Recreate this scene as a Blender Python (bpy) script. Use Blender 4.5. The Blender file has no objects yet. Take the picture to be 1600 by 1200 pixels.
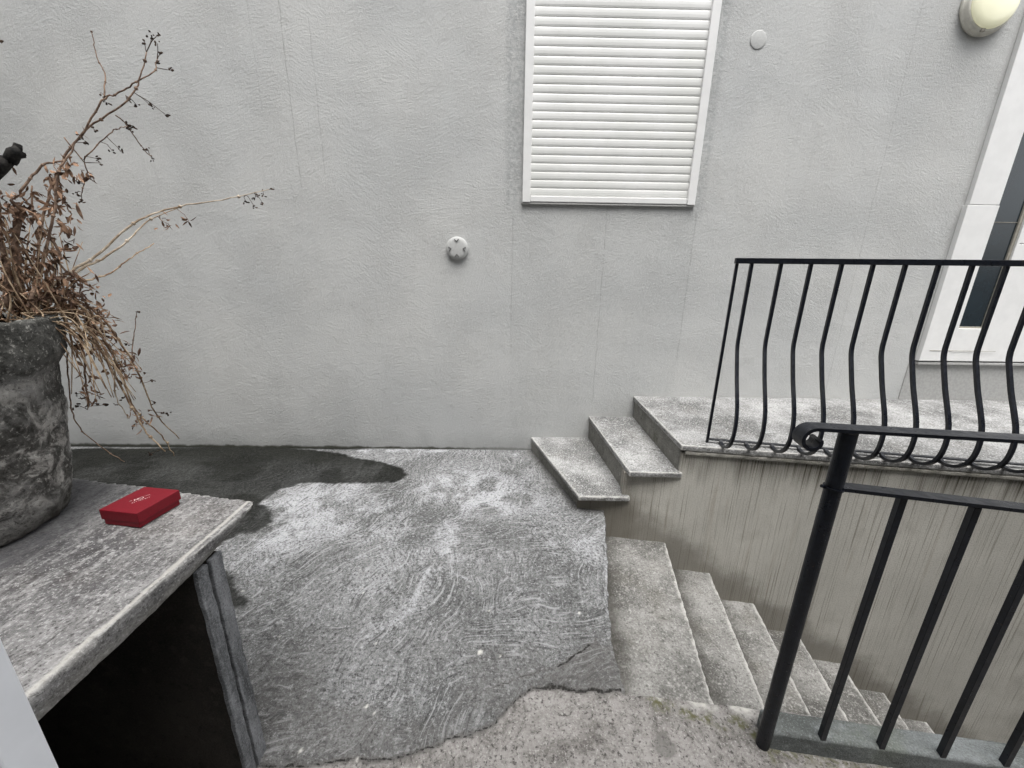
import bpy, bmesh, math, random
import numpy as np
from mathutils import Vector, Matrix, noise as mnoise

rnd = random.Random(7)
SC = bpy.context.scene
COL = SC.collection
rad = math.radians

# ---------------------------------------------------------------- camera
cam_data = bpy.data.cameras.new("camera")
cam = bpy.data.objects.new("camera", cam_data)
COL.objects.link(cam)
cam_data.sensor_width = 36.0
cam_data.lens = 13.5
cam_data.clip_start = 0.01
cam_data.clip_end = 500.0
cam.matrix_world = Matrix((
    (0.999855, -0.012339, -0.011744, 0.0),
    (-0.007886, 0.275775, -0.961190, 0.0),
    (0.015099, 0.961143, 0.275637, 1.35),
    (0.0, 0.0, 0.0, 1.0)))
SC.camera = cam

# ---------------------------------------------------------------- sky, sun, exposure
SUN_EL, SUN_AZ = rad(72), rad(165)          # high behind the cloud
world = bpy.data.worlds.new("World")
SC.world = world
world.use_nodes = True
wn, wl = world.node_tree.nodes, world.node_tree.links
wn.clear()
w_out = wn.new("ShaderNodeOutputWorld")
w_bg = wn.new("ShaderNodeBackground")
w_sky = wn.new("ShaderNodeTexSky")
w_sky.sky_type = 'NISHITA'
w_sky.sun_disc = False
w_sky.sun_elevation = SUN_EL
w_sky.sun_rotation = SUN_AZ
w_sky.air_density = 1.0
w_sky.dust_density = 4.0
w_hsv = wn.new("ShaderNodeHueSaturation")    # cloud cover: the blue is mostly gone
w_hsv.inputs["Saturation"].default_value = 0.13
wl.new(w_sky.outputs[0], w_hsv.inputs["Color"])
wl.new(w_hsv.outputs[0], w_bg.inputs["Color"])
w_bg.inputs["Strength"].default_value = 0.14
wl.new(w_bg.outputs[0], w_out.inputs["Surface"])

sun_data = bpy.data.lights.new("sun", 'SUN')
sun_data.energy = 0.8
sun_data.angle = rad(42)
sun_data.color = (1.0, 0.97, 0.92)
sun = bpy.data.objects.new("sun", sun_data)
COL.objects.link(sun)
sd = Vector((math.sin(SUN_AZ) * math.cos(SUN_EL), math.cos(SUN_AZ) * math.cos(SUN_EL), math.sin(SUN_EL)))
sun.rotation_euler = (-sd).to_track_quat('-Z', 'Y').to_euler()

SC.view_settings.view_transform = 'Standard'
SC.view_settings.look = 'None'
SC.view_settings.gamma = 1.0
SC.view_settings.exposure = 1.38
SC.view_settings.use_curve_mapping = False
SC.cycles.max_bounces = 8

# ---------------------------------------------------------------- object helpers
def finish(o, label=None, cat=None, group=None, kind=None):
    if label: o["label"] = label
    if cat: o["category"] = cat
    if group: o["group"] = group
    if kind: o["kind"] = kind
    return o

def empty(name, loc=(0, 0, 0), rz=0.0, **k):
    o = bpy.data.objects.new(name, None)
    COL.objects.link(o)
    o.location = loc
    o.rotation_euler = (0, 0, rz)
    o.empty_display_size = 0.05
    return finish(o, **k)

def obj(name, bm, m, parent=None, smooth=False, loc=(0, 0, 0), rz=0.0, **k):
    me = bpy.data.meshes.new(name)
    bmesh.ops.recalc_face_normals(bm, faces=bm.faces[:])
    bm.to_mesh(me)
    bm.free()
    if smooth:
        for p in me.polygons: p.use_smooth = True
    me.materials.append(m)
    o = bpy.data.objects.new(name, me)
    COL.objects.link(o)
    o.location = loc
    o.rotation_euler = (0, 0, rz)
    if parent: o.parent = parent
    return finish(o, **k)

def box(bm, x0, x1, y0, y1, z0, z1, bevel=0.0, seg=2):
    vs = [bm.verts.new((x, y, z)) for z in (z0, z1) for y in (y0, y1) for x in (x0, x1)]
    F = [(0, 2, 3, 1), (4, 5, 7, 6), (0, 1, 5, 4), (1, 3, 7, 5), (3, 2, 6, 7), (2, 0, 4, 6)]
    fs = [bm.faces.new([vs[i] for i in f]) for f in F]
    if bevel:
        es = list({e for f in fs for e in f.edges})
        bmesh.ops.bevel(bm, geom=es, offset=bevel, segments=seg, affect='EDGES', profile=0.5)

def prism(bm, poly_bottom, poly_top):
    b = [bm.verts.new(p) for p in poly_bottom]
    t = [bm.verts.new(p) for p in poly_top]
    n = len(b)
    bm.faces.new(b[::-1]); bm.faces.new(t)
    for i in range(n):
        bm.faces.new((b[i], b[(i + 1) % n], t[(i + 1) % n], t[i]))

def plan_prism(bm, poly, z0, z1):
    prism(bm, [(x, y, z0) for x, y in poly], [(x, y, z1) for x, y in poly])

def sweep_rect(bm, path, side, w, h):
    """rectangular bar along a planar path; side = constant lateral unit vector, w across side, h the other way"""
    path = [Vector(p) for p in path]
    side = Vector(side).normalized()
    rings = []
    for i, p in enumerate(path):
        t = (path[min(i + 1, len(path) - 1)] - path[max(i - 1, 0)]).normalized()
        u = t.cross(side).normalized()
        rings.append([bm.verts.new(p + side * (a * w / 2) + u * (b * h / 2)) for a, b in ((-1, -1), (1, -1), (1, 1), (-1, 1))])
    for a, b in zip(rings, rings[1:]):
        for k in range(4):
            bm.faces.new((a[k], a[(k + 1) % 4], b[(k + 1) % 4], b[k]))
    bm.faces.new(rings[0][::-1]); bm.faces.new(rings[-1])

def tube(bm, path, r0, r1=None, sides=8):
    path = [Vector(p) for p in path]
    if r1 is None: r1 = r0
    n = len(path)
    rings = []
    ref = None
    for i, p in enumerate(path):
        t = (path[min(i + 1, n - 1)] - path[max(i - 1, 0)]).normalized()
        if ref is None:
            ref = t.orthogonal().normalized()
        ref = (ref - t * ref.dot(t)).normalized()
        v = t.cross(ref)
        r = r0 + (r1 - r0) * i / (n - 1)
        rings.append([bm.verts.new(p + ref * (r * math.cos(a)) + v * (r * math.sin(a))) for a in [2 * math.pi * k / sides for k in range(sides)]])
    for a, b in zip(rings, rings[1:]):
        for k in range(sides):
            bm.faces.new((a[k], a[(k + 1) % sides], b[(k + 1) % sides], b[k]))
    bm.faces.new(rings[0][::-1]); bm.faces.new(rings[-1])

def lathe(bm, prof, cx=0, cy=0, seg=64, axis='Z'):
    rings = []
    for r, z in prof:
        ring = []
        for k in range(seg):
            a = 2 * math.pi * k / seg
            if axis == 'Z': p = (cx + r * math.cos(a), cy + r * math.sin(a), z)
            else: p = (cx + r * math.cos(a), -z, cy + r * math.sin(a))     # axis points to -Y
            ring.append(bm.verts.new(p))
        rings.append(ring)
    for a, b in zip(rings, rings[1:]):
        for k in range(seg):
            bm.faces.new((a[k], a[(k + 1) % seg], b[(k + 1) % seg], b[k]))
    bm.faces.new(rings[0][::-1]); bm.faces.new(rings[-1])

def catmull(pts, k=5):
    P = [Vector(p) for p in pts]
    P = [P[0] * 2 - P[1]] + P + [P[-1] * 2 - P[-2]]
    out = []
    for i in range(1, len(P) - 2):
        a, b, c, d = P[i - 1:i + 3]
        for j in range(k):
            t = j / k
            out.append(0.5 * ((2 * b) + (c - a) * t + (2 * a - 5 * b + 4 * c - d) * t * t + (3 * b - a - 3 * c + d) * t ** 3))
    out.append(P[-2])
    return out

def weather(o, voxel, amp, size, amp2=0.0, size2=0.02):
    """worn, slightly uneven solid: voxel remesh then cloud displacement"""
    m = o.modifiers.new("remesh", 'REMESH'); m.mode = 'VOXEL'; m.voxel_size = voxel; m.use_smooth_shade = True
    for a, s in ((amp, size), (amp2, size2)):
        if a:
            t = bpy.data.textures.new(o.name + "_clouds", 'CLOUDS'); t.noise_scale = s; t.noise_depth = 4
            d = o.modifiers.new("displace", 'DISPLACE'); d.texture = t; d.strength = a; d.mid_level = 0.5
            d.texture_coords = 'GLOBAL'

# ---------------------------------------------------------------- material helpers
class M:
    def __init__(s, name, rough=0.85, spec=0.3):
        s.m = bpy.data.materials.new(name); s.m.use_nodes = True
        s.nt = s.m.node_tree; s.N = s.nt.nodes; s.L = s.nt.links
        s.b = s.N["Principled BSDF"]
        s.b.inputs["Roughness"].default_value = rough
        s.b.inputs["Specular IOR Level"].default_value = spec
        s.co = s.N.new("ShaderNodeTexCoord").outputs["Object"]
    def _in(s, sock, v):
        if isinstance(v, bpy.types.NodeSocket): s.L.new(v, sock)
        else: sock.default_value = v
    def scale(s, v=(1, 1, 1), rot=(0, 0, 0), co=None):
        n = s.N.new("ShaderNodeMapping"); s.L.new(co or s.co, n.inputs[0])
        n.inputs["Scale"].default_value = v; n.inputs["Rotation"].default_value = rot
        return n.outputs[0]
    def noise(s, sc, detail=4, rough=0.6, co=None, dist=0.0, color=False):
        n = s.N.new("ShaderNodeTexNoise"); s.L.new(co or s.co, n.inputs["Vector"])
        n.inputs["Scale"].default_value = sc; n.inputs["Detail"].default_value = detail
        n.inputs["Roughness"].default_value = rough; n.inputs["Distortion"].default_value = dist
        return n.outputs["Color" if color else "Fac"]
    def voro(s, sc, co=None, feat='F1'):
        n = s.N.new("ShaderNodeTexVoronoi"); n.feature = feat; s.L.new(co or s.co, n.inputs["Vector"])
        n.inputs["Scale"].default_value = sc
        return n.outputs["Distance"]
    def ramp(s, f, a, b, lo=0.0, hi=1.0, smooth=True):
        n = s.N.new("ShaderNodeMapRange"); n.interpolation_type = 'SMOOTHSTEP' if smooth else 'LINEAR'
        s._in(n.inputs[0], f)
        for i, v in zip((1, 2, 3, 4), (a, b, lo, hi)): n.inputs[i].default_value = v
        return n.outputs[0]
    def math(s, op, a, b=0.0, clamp=False):
        n = s.N.new("ShaderNodeMath"); n.operation = op; n.use_clamp = clamp
        s._in(n.inputs[0], a); s._in(n.inputs[1], b)
        return n.outputs[0]
    def mix(s, f, a, b, mode='MIX'):
        n = s.N.new("ShaderNodeMix"); n.data_type = 'RGBA'; n.blend_type = mode
        s._in(n.inputs[0], f)
        for k, v in ((6, a), (7, b)):
            if isinstance(v, tuple): v = (*v[:3], 1.0)
            s._in(n.inputs[k], v)
        return n.outputs[2]
    def edge(s, a=.53, b=.58):
        return s.ramp(s.N.new("ShaderNodeNewGeometry").outputs["Pointiness"], a, b)
    def attr(s, name):
        n = s.N.new("ShaderNodeAttribute"); n.attribute_name = name
        q = s.N.new("ShaderNodeSeparateColor"); s.L.new(n.outputs["Color"], q.inputs[0])
        return q.outputs[0], q.outputs[1], q.outputs[2]
    def xyz(s, co=None):
        q = s.N.new("ShaderNodeSeparateXYZ"); s.L.new(co or s.co, q.inputs[0])
        return q.outputs[0], q.outputs[1], q.outputs[2]
    def strokes(s, sc, stretch, angles, msc=1.6, wamp=.10, detail=6, rough=.75):
        """stretched noise laid in a few directions that take over from one another, gently bent: brush and trowel strokes"""
        w = s.N.new("ShaderNodeTexNoise"); s.L.new(s.co, w.inputs["Vector"]); w.inputs["Scale"].default_value = 2.3; w.inputs["Detail"].default_value = 2
        o = s.N.new("ShaderNodeVectorMath"); o.operation = 'SUBTRACT'; s.L.new(w.outputs["Color"], o.inputs[0]); o.inputs[1].default_value = (.5, .5, .5)
        k = s.N.new("ShaderNodeVectorMath"); k.operation = 'SCALE'; s.L.new(o.outputs[0], k.inputs[0]); k.inputs["Scale"].default_value = wamp * 2
        a = s.N.new("ShaderNodeVectorMath"); a.operation = 'ADD'; s.L.new(s.co, a.inputs[0]); s.L.new(k.outputs[0], a.inputs[1])
        out = None
        for i, an in enumerate(angles):
            r_ = s.N.new("ShaderNodeMapping"); s.L.new(a.outputs[0], r_.inputs[0]); r_.inputs["Rotation"].default_value = an if isinstance(an, tuple) else (0, 0, rad(an))
            f = s.noise(sc, detail, rough, co=s.scale(stretch, co=r_.outputs[0]))
            if out is None: out = f; continue
            mk = s.ramp(s.noise(msc, 3, .6, co=s.off(7.7 * i)), .46, .56)
            mx = s.N.new("ShaderNodeMix"); s.L.new(mk, mx.inputs[0]); s.L.new(out, mx.inputs[2]); s.L.new(f, mx.inputs[3]); out = mx.outputs[0]
        return out
    def off(s, d):
        n = s.N.new("ShaderNodeMapping"); s.L.new(s.co, n.inputs[0]); n.inputs["Location"].default_value = (d, d * 1.7, d * .6); return n.outputs[0]
    def color(s, v): s._in(s.b.inputs["Base Color"], (*v, 1.0) if isinstance(v, tuple) else v); return s
    def rough(s, v): s._in(s.b.inputs["Roughness"], v); return s
    def bump(s, layers):
        prev = None
        for h, strength, dist in layers:
            n = s.N.new("ShaderNodeBump"); n.inputs["Strength"].default_value = strength; n.inputs["Distance"].default_value = dist
            s.L.new(h, n.inputs["Height"])
            if prev: s.L.new(prev, n.inputs["Normal"])
            prev = n.outputs[0]
        s.L.new(prev, s.b.inputs["Normal"]); return s
    def grey(s, f, a, b): return s.mix(f, a, b)

# ---------------------------------------------------------------- materials
def mat_render():
    m = M("painted_render", 0.9, 0.2)
    x, y, z = m.xyz()
    fine = m.noise(230, 3, 0.7); mid = m.noise(70, 4, 0.65); big = m.noise(1.3, 4, 0.55)
    brush = m.strokes(26, (1, 1, 4.0), ((0, rad(15), 0), (0, rad(-30), 0), (0, rad(50), 0)), msc=2.2, detail=4, rough=.6)
    rg = m.ramp(m.noise(2.1, 4, .65), .38, .64, .5, 1.0)       # coarse and floated-smooth areas
    c = m.mix(m.ramp(big, .3, .7), (0.525, 0.534, 0.53), (0.572, 0.575, 0.562))
    c = m.mix(m.math('MULTIPLY', m.ramp(fine, .42, .64, 0, .5), rg), c, (0.40, 0.405, 0.40))
    c = m.mix(m.ramp(mid, .60, .75, 0, .35), c, (0.64, 0.645, 0.63))
    # patched strip below and around the window, brushed on
    wob = m.math('MULTIPLY', m.math('SUBTRACT', m.noise(6, 3), .5), .05)
    xw = m.math('ADD', x, wob)
    def band(v, a, b, soft=.01):
        return m.math('MULTIPLY', m.ramp(v, a - soft, a + soft), m.ramp(v, b - soft, b + soft, 1, 0))
    strip = band(xw, .02, 1.27, .015)
    zlow = m.math('MULTIPLY', strip, m.ramp(z, 1.79, 1.81, 1, 0))
    c = m.mix(m.math('MULTIPLY', zlow, m.ramp(brush, .45, .62, .1, .35)), c, (0.40, 0.41, 0.405))
    # rough collar of cement either side of the window
    collar = m.math('MULTIPLY', m.math('ADD', band(xw, -.03, .09, .02), band(xw, 1.22, 1.30, .02)), m.ramp(z, 1.6, 1.9))
    c = m.mix(m.math('MULTIPLY', collar, m.ramp(m.noise(40, 4), .4, .6, .15, .7)), c, (0.36, 0.37, 0.37))
    # hairline cracks and drips
    def line(x0, z0, z1, w, amt, wsc=9):
        ww = m.math('MULTIPLY', m.math('SUBTRACT', m.noise(wsc, 3, .6), .5), .022)
        d = m.math('ABSOLUTE', m.math('SUBTRACT', m.math('ADD', x, ww), x0))
        l = m.ramp(d, 0, w, 1, 0)
        l = m.math('MULTIPLY', l, m.math('MULTIPLY', m.ramp(z, z0 - .02, z0 + .02), m.ramp(z, z1 - .02, z1 + .02, 1, 0)))
        return m.math('MULTIPLY', m.math('MULTIPLY', l, m.ramp(m.noise(16, 3), .35, .55, .15, 1)), amt)
    cr = None
    for a in ((-1.375, 1.88, 4.5, .006, .42), (-1.21, 1.95, 4.5, .006, .30), (.655, .4, 1.79, .006, .35), (.02, .78, 1.78, .006, .32),
              (1.262, .75, 1.79, .007, .32), (2.44, .5, 4.5, .006, .25), (-1.56, 2.3, 4.5, .005, .2), (1.62, .5, 1.2, .004, .12)):
        l = line(*a); cr = l if cr is None else m.math('MAXIMUM', cr, l)
    c = m.mix(m.math('MULTIPLY', cr, .95), c, (0.18, 0.18, 0.175))
    dr = m.noise(1.0, 4, .65, co=m.scale((22, 22, .8)))
    c = m.mix(m.math('MULTIPLY', m.ramp(dr, .54, .70), m.ramp(big, .40, .65, .0, .17)), c, (0.36, 0.365, 0.36))
    c = m.mix(m.ramp(m.noise(3.2, 5, .7), .55, .72, 0, .12), c, (0.35, 0.355, 0.35))
    # splash grime low on the wall, plus enclosure shade painted up the lower left
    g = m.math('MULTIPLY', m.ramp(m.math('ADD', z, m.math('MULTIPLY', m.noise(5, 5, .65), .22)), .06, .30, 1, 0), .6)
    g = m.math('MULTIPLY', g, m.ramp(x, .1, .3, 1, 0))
    low_shade = m.math('MULTIPLY', m.ramp(m.math('ADD', z, m.math('MULTIPLY', m.noise(1.6, 5, .6), .5)), .25, 1.15, .34, 0), m.ramp(x, -.4, .5, 1, .35))
    c = m.mix(low_shade, c, (0.27, 0.28, 0.285))
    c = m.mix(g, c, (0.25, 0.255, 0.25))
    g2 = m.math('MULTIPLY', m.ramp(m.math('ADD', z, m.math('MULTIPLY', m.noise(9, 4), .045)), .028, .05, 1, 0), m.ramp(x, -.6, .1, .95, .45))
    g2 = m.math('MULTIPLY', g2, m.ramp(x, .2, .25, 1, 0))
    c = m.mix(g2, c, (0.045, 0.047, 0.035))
    m.color(c)
    m.bump([(m.math('ADD', m.math('MULTIPLY', m.math('MULTIPLY', mid, rg), .9), m.math('MULTIPLY', brush, .55)), .55, .010), (m.math('MULTIPLY', fine, rg), 1.0, .005), (cr, .4, -.003)])
    return m.m

def mat_ground():
    m = M("trowelled_concrete", 0.92, 0.25)
    wet, light, fg = m.attr("mask"); dark, pale, moss = m.attr("mask_b")
    sw = m.strokes(9, (1, 3.6, 1), (-40, 10, -75), wamp=.07, detail=4, rough=.72)
    sw2 = m.strokes(24, (1, 3.4, 1), (-48, 5, 60), msc=2.4, wamp=.05, detail=4, rough=.8)
    grit = m.noise(80, 3, .85)
    fine = m.noise(210, 3, .75); mid = m.noise(38, 5, .68); big = m.noise(2.4, 5, .6)
    c = m.mix(m.ramp(big, .32, .66), (0.105, 0.107, 0.105), (0.235, 0.238, 0.238))
    c = m.mix(m.ramp(sw, .50, .68, 0, .5), c, (0.42, 0.425, 0.43))
    c = m.mix(m.ramp(sw2, .53, .66, 0, .45), c, (0.34, 0.345, 0.35))
    c = m.mix(m.ramp(sw2, .48, .38, 0, .6), c, (0.055, 0.055, 0.055))
    lf = m.math('MULTIPLY', m.ramp(m.math('ADD', light, m.math('MULTIPLY', m.math('SUBTRACT', m.math('ADD', m.math('MULTIPLY', sw2, .6), m.math('MULTIPLY', grit, .4)), .5), 1.7)), .12, .82, 0, .85), m.ramp(light, .0, .25))
    c = m.mix(m.math("MULTIPLY", lf, .8), c, (0.60, 0.61, 0.63))
    c = m.mix(m.ramp(grit, .55, .66, 0, .6), c, (0.55, 0.555, 0.56))
    c = m.mix(m.ramp(grit, .46, .36, 0, .85), c, (0.03, 0.03, 0.03))
    c = m.mix(m.ramp(fine, .55, .68, 0, .4), c, (0.56, 0.56, 0.555))
    c = m.mix(m.ramp(fine, .45, .34, 0, .5), c, (0.04, 0.04, 0.04))
    c = m.mix(m.ramp(mid, .45, .33, 0, .55), c, (0.07, 0.07, 0.07))
    sc_ = m.strokes(8, (1, 11.0, 1), (-48, -8, -78), msc=2.1, wamp=.16, detail=3, rough=.55)
    c = m.mix(m.ramp(sc_, .57, .66, 0, .55), c, (0.46, 0.465, 0.47))
    c = m.mix(m.ramp(sc_, .43, .34, 0, .6), c, (0.045, 0.045, 0.045))
    c = m.mix(1.0, c, (0.84, 0.84, 0.845), 'MULTIPLY')
    # older, coarser concrete towards the viewer
    f2 = m.mix(m.ramp(m.noise(6, 6, .75), .36, .62), (0.13, 0.122, 0.115), (0.27, 0.258, 0.248))
    f2 = m.mix(m.ramp(mid, .42, .60, 0, .45), f2, (0.33, 0.32, 0.305))
    vv = m.voro(95)
    f2 = m.mix(m.ramp(vv, .12, .24, .12, 0), f2, (0.50, 0.48, 0.46))
    f2 = m.mix(m.ramp(m.noise(80, 4, .75), .57, .66, 0, .85), f2, (0.06, 0.055, 0.05))
    f2 = m.mix(m.ramp(m.noise(160, 2, .7), .60, .70, 0, .35), f2, (0.60, 0.58, 0.56))
    f2 = m.mix(m.ramp(grit, .55, .68, 0, .55), f2, (0.50, 0.485, 0.47))
    f2 = m.mix(m.ramp(grit, .46, .35, 0, .85), f2, (0.035, 0.032, 0.03))
    f2 = m.mix(m.ramp(sw2, .50, .36, 0, .4), f2, (0.08, 0.074, 0.07))
    c = m.mix(fg, c, f2)
    c = m.mix(m.math('MULTIPLY', m.ramp(dark, 0, .55, 0, .55, False), m.ramp(mid, .3, .6, .6, 1.2)), c, (0.10, 0.095, 0.09))
    c = m.mix(m.ramp(m.math('ADD', dark, m.math('MULTIPLY', m.math('SUBTRACT', grit, .5), 1.2)), .72, 1.0), c, (0.022, 0.021, 0.019))
    c = m.mix(m.math('MULTIPLY', pale, m.ramp(mid, .3, .55, .3, .9)), c, (0.62, 0.61, 0.57))
    c = m.mix(m.math('MULTIPLY', moss, m.ramp(m.noise(60, 4), .4, .58)), c, (0.095, 0.095, 0.045))
    # wet
    wcol = m.mix(.95, c, (0.008, 0.0085, 0.007))
    wcol = m.mix(m.ramp(big, .42, .62, 0, .6), wcol, (0.020, 0.021, 0.018))
    wcol = m.mix(m.ramp(sw2, .52, .64, 0, .6), wcol, (0.042, 0.043, 0.040))
    wcol = m.mix(m.ramp(fine, .58, .68, 0, .5), wcol, (0.08, 0.08, 0.077))
    wcol = m.mix(m.ramp(grit, .55, .66, 0, .35), wcol, (0.06, 0.06, 0.057))
    c = m.mix(wet, c, wcol)
    m.color(c)
    m.rough(m.ramp(wet, 0, 1, .93, .6)); m._in(m.b.inputs["Specular IOR Level"], m.ramp(wet, 0, 1, .25, .03))
    m.bump([(mid, .7, .010), (grit, .75, .005)])
    return m.m

def mat_concrete(name, lo, hi, grain=.6, spec=200, streak=None, dark=(0.06, 0.058, 0.052), bumpk=1.0, big=3.0, moss=0.0, tint=None, treads=False, slab=False, wear_crease=0.0):
    m = M(name, 0.93, 0.2)
    b = m.noise(big, 6, .65); mid = m.noise(30, 5, .65); fine = m.noise(spec, 3, .75)
    c = m.mix(m.ramp(b, .33, .67), lo, hi)
    hi2 = tuple(min(.72, v * 1.5) for v in hi)
    if streak:
        s_ = m.noise(1.0, 5, .6, co=m.scale(streak))
        c = m.mix(m.ramp(s_, .5, .66, 0, .5), c, hi2)
        c = m.mix(m.ramp(s_, .47, .34, 0, .55), c, dark)
    if tint:
        c = m.mix(m.ramp(m.noise(5, 4, .6), .5, .68, 0, tint[1]), c, tint[0])
    c = m.mix(m.ramp(mid, .54, .7, 0, .5), c, hi2)
    c = m.mix(m.ramp(mid, .44, .32, 0, .5), c, dark)
    c = m.mix(m.ramp(fine, .53, .66, 0, grain), c, hi2)
    c = m.mix(m.ramp(fine, .46, .34, 0, grain), c, dark)
    if moss:
        c = m.mix(m.math('MULTIPLY', m.ramp(m.noise(4, 5, .65), .52, .68), moss), c, (0.05, 0.055, 0.03))
    if wear_crease:
        c = m.mix(m.math('MULTIPLY', m.edge(.51, .56), m.ramp(m.noise(16, 4, .6), .35, .6, wear_crease * .4, wear_crease)), c, (0.58, 0.57, 0.54))
        c = m.mix(m.math('MULTIPLY', m.ramp(m.N.new('ShaderNodeNewGeometry').outputs['Pointiness'], .49, .44), .7), c, (0.05, 0.047, 0.038))  # creases darkened in the colour, like contact shade
    if slab:
        x, y, z = m.xyz()
        # the arris along the front is rubbed pale; a dark ring lies round the pot
        cr_ = m.math('MULTIPLY', m.ramp(m.math('ABSOLUTE', m.math('SUBTRACT', m.math('ADD', x, m.math('MULTIPLY', m.noise(9, 4), .02)), .2665)), .002, .007, 1, 0), m.ramp(z, .73, .74))
        c = m.mix(m.math('MULTIPLY', cr_, .55), c, (0.55, 0.53, 0.49))
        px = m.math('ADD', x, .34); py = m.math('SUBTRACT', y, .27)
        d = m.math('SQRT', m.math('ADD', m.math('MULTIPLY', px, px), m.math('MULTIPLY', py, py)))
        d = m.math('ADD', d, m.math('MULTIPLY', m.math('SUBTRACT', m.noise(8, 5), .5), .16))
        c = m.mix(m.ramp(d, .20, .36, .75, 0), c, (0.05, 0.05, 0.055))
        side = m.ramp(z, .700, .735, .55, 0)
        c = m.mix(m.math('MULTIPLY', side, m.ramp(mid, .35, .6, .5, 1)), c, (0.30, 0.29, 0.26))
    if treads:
        # worn pale nosings and contact shade painted dark at the back of each tread
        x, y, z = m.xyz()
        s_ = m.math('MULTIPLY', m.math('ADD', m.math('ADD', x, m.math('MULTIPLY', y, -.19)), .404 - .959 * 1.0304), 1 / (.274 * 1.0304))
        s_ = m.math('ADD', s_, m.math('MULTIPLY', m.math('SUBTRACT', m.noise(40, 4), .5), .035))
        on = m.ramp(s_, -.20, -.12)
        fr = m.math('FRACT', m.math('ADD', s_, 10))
        tread_shade = m.math('MULTIPLY', m.ramp(m.math('ADD', fr, m.math('MULTIPLY', m.math('SUBTRACT', m.noise(7, 5, .65), .5), .7)), .02, .62, .95, 0), m.math('MULTIPLY', m.ramp(fr, .96, 1.0, 1, 0), m.ramp(s_, -.05, -.01)))
        tread_shade = m.math('MAXIMUM', tread_shade, m.math('MULTIPLY', m.ramp(m.math('ADD', s_, m.math('MULTIPLY', m.math('SUBTRACT', m.noise(7, 5, .65), .5), .7)), -1.35, -.85, .75, 0), 1.0))
        c = m.mix(tread_shade, c, (0.048, 0.045, 0.038))
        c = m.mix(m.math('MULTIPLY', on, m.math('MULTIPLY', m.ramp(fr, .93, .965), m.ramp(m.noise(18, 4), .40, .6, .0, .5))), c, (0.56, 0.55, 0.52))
    m.color(c)
    m.bump([(mid, .5 * bumpk, .008), (fine, .6 * bumpk, .003)])
    return m.m

def mat_retaining():
    m = M("streaked_render", 0.92, 0.2)
    x, y, z = m.xyz()
    st = m.noise(1.0, 4, .62, co=m.scale((140, 140, 1.5)))
    st2 = m.noise(1.0, 3, .6, co=m.scale((24, 24, .9)))
    big = m.noise(1.6, 4, .6); fine = m.noise(170, 3, .7)
    c = m.mix(m.ramp(big, .35, .65), (0.50, 0.487, 0.445), (0.60, 0.584, 0.535))
    c = m.mix(m.ramp(st, .5, .7, 0, .55), c, (0.56, 0.54, 0.49))
    c = m.mix(m.ramp(st, .46, .36, 0, .62), c, (0.19, 0.172, 0.135))
    c = m.mix(m.ramp(st2, .60, .72, 0, .30), c, (0.27, 0.21, 0.15))
    # runs of grime below the slab edge, blotchy and of uneven length
    run = m.ramp(m.math('ADD', z, m.math('MULTIPLY', m.noise(1.0, 4, .6, co=m.scale((11, 11, .25))), .42)), -.03, .14, 0, 1)
    patch = m.ramp(m.noise(2.1, 4, .6, co=m.scale((1, 1, .2))), .38, .54, .12, 1)
    run = m.math('MULTIPLY', m.math('MULTIPLY', run, patch), m.ramp(st, .35, .6, 1, .5))
    c = m.mix(m.math('MULTIPLY', run, .95), c, (0.05, 0.042, 0.026))
    low = m.ramp(m.noise(1.7, 4, .6), .55, .7, 0, .35)
    c = m.mix(low, c, (0.19, 0.17, 0.14))
    # darker band that follows the flight of stairs
    dl = m.math('ADD', m.math('ADD', z, m.math('MULTIPLY', x, .655)), .643)
    dn = m.math('ADD', dl, m.math('MULTIPLY', m.math('SUBTRACT', m.noise(5, 5, .65), .5), .35))
    c = m.mix(m.math('MULTIPLY', m.ramp(dn, .0, .20, 1, 0), .62), c, (0.105, 0.092, 0.07))
    c = m.mix(m.math('MULTIPLY', m.ramp(m.math('ADD', x, m.math('MULTIPLY', m.noise(12, 4), .2)), -.02, -.22), .4), c, (0.12, 0.105, 0.08))
    c = m.mix(m.ramp(fine, .48, .62, 0, .35), c, (0.14, 0.13, 0.105))
    m.color(c)
    m.bump([(st, .45, .006), (fine, .5, .003)])
    return m.m

def mat_plain(name, col, rough=.5, spec=.4, var=.12, sc=60, metal=0.0, bump=.0):
    m = M(name, rough, spec)
    d = tuple(v * (1 - var) for v in col)
    n = m.noise(sc, 4, .6)
    m.color(m.mix(m.ramp(n, .35, .65), d, col))
    m.b.inputs["Metallic"].default_value = metal
    if bump: m.bump([(n, bump, .002)])
    return m.m

def mat_shutter():
    m = M("white_shutter", 0.38, 0.4)
    c = m.mix(m.ramp(m.noise(3, 4), .35, .7), (0.72, 0.725, 0.70), (0.80, 0.80, 0.785))
    c = m.mix(m.ramp(m.noise(45, 4, .7), .60, .75, 0, .35), c, (0.55, 0.55, 0.52))
    m.color(c); return m.m

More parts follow.
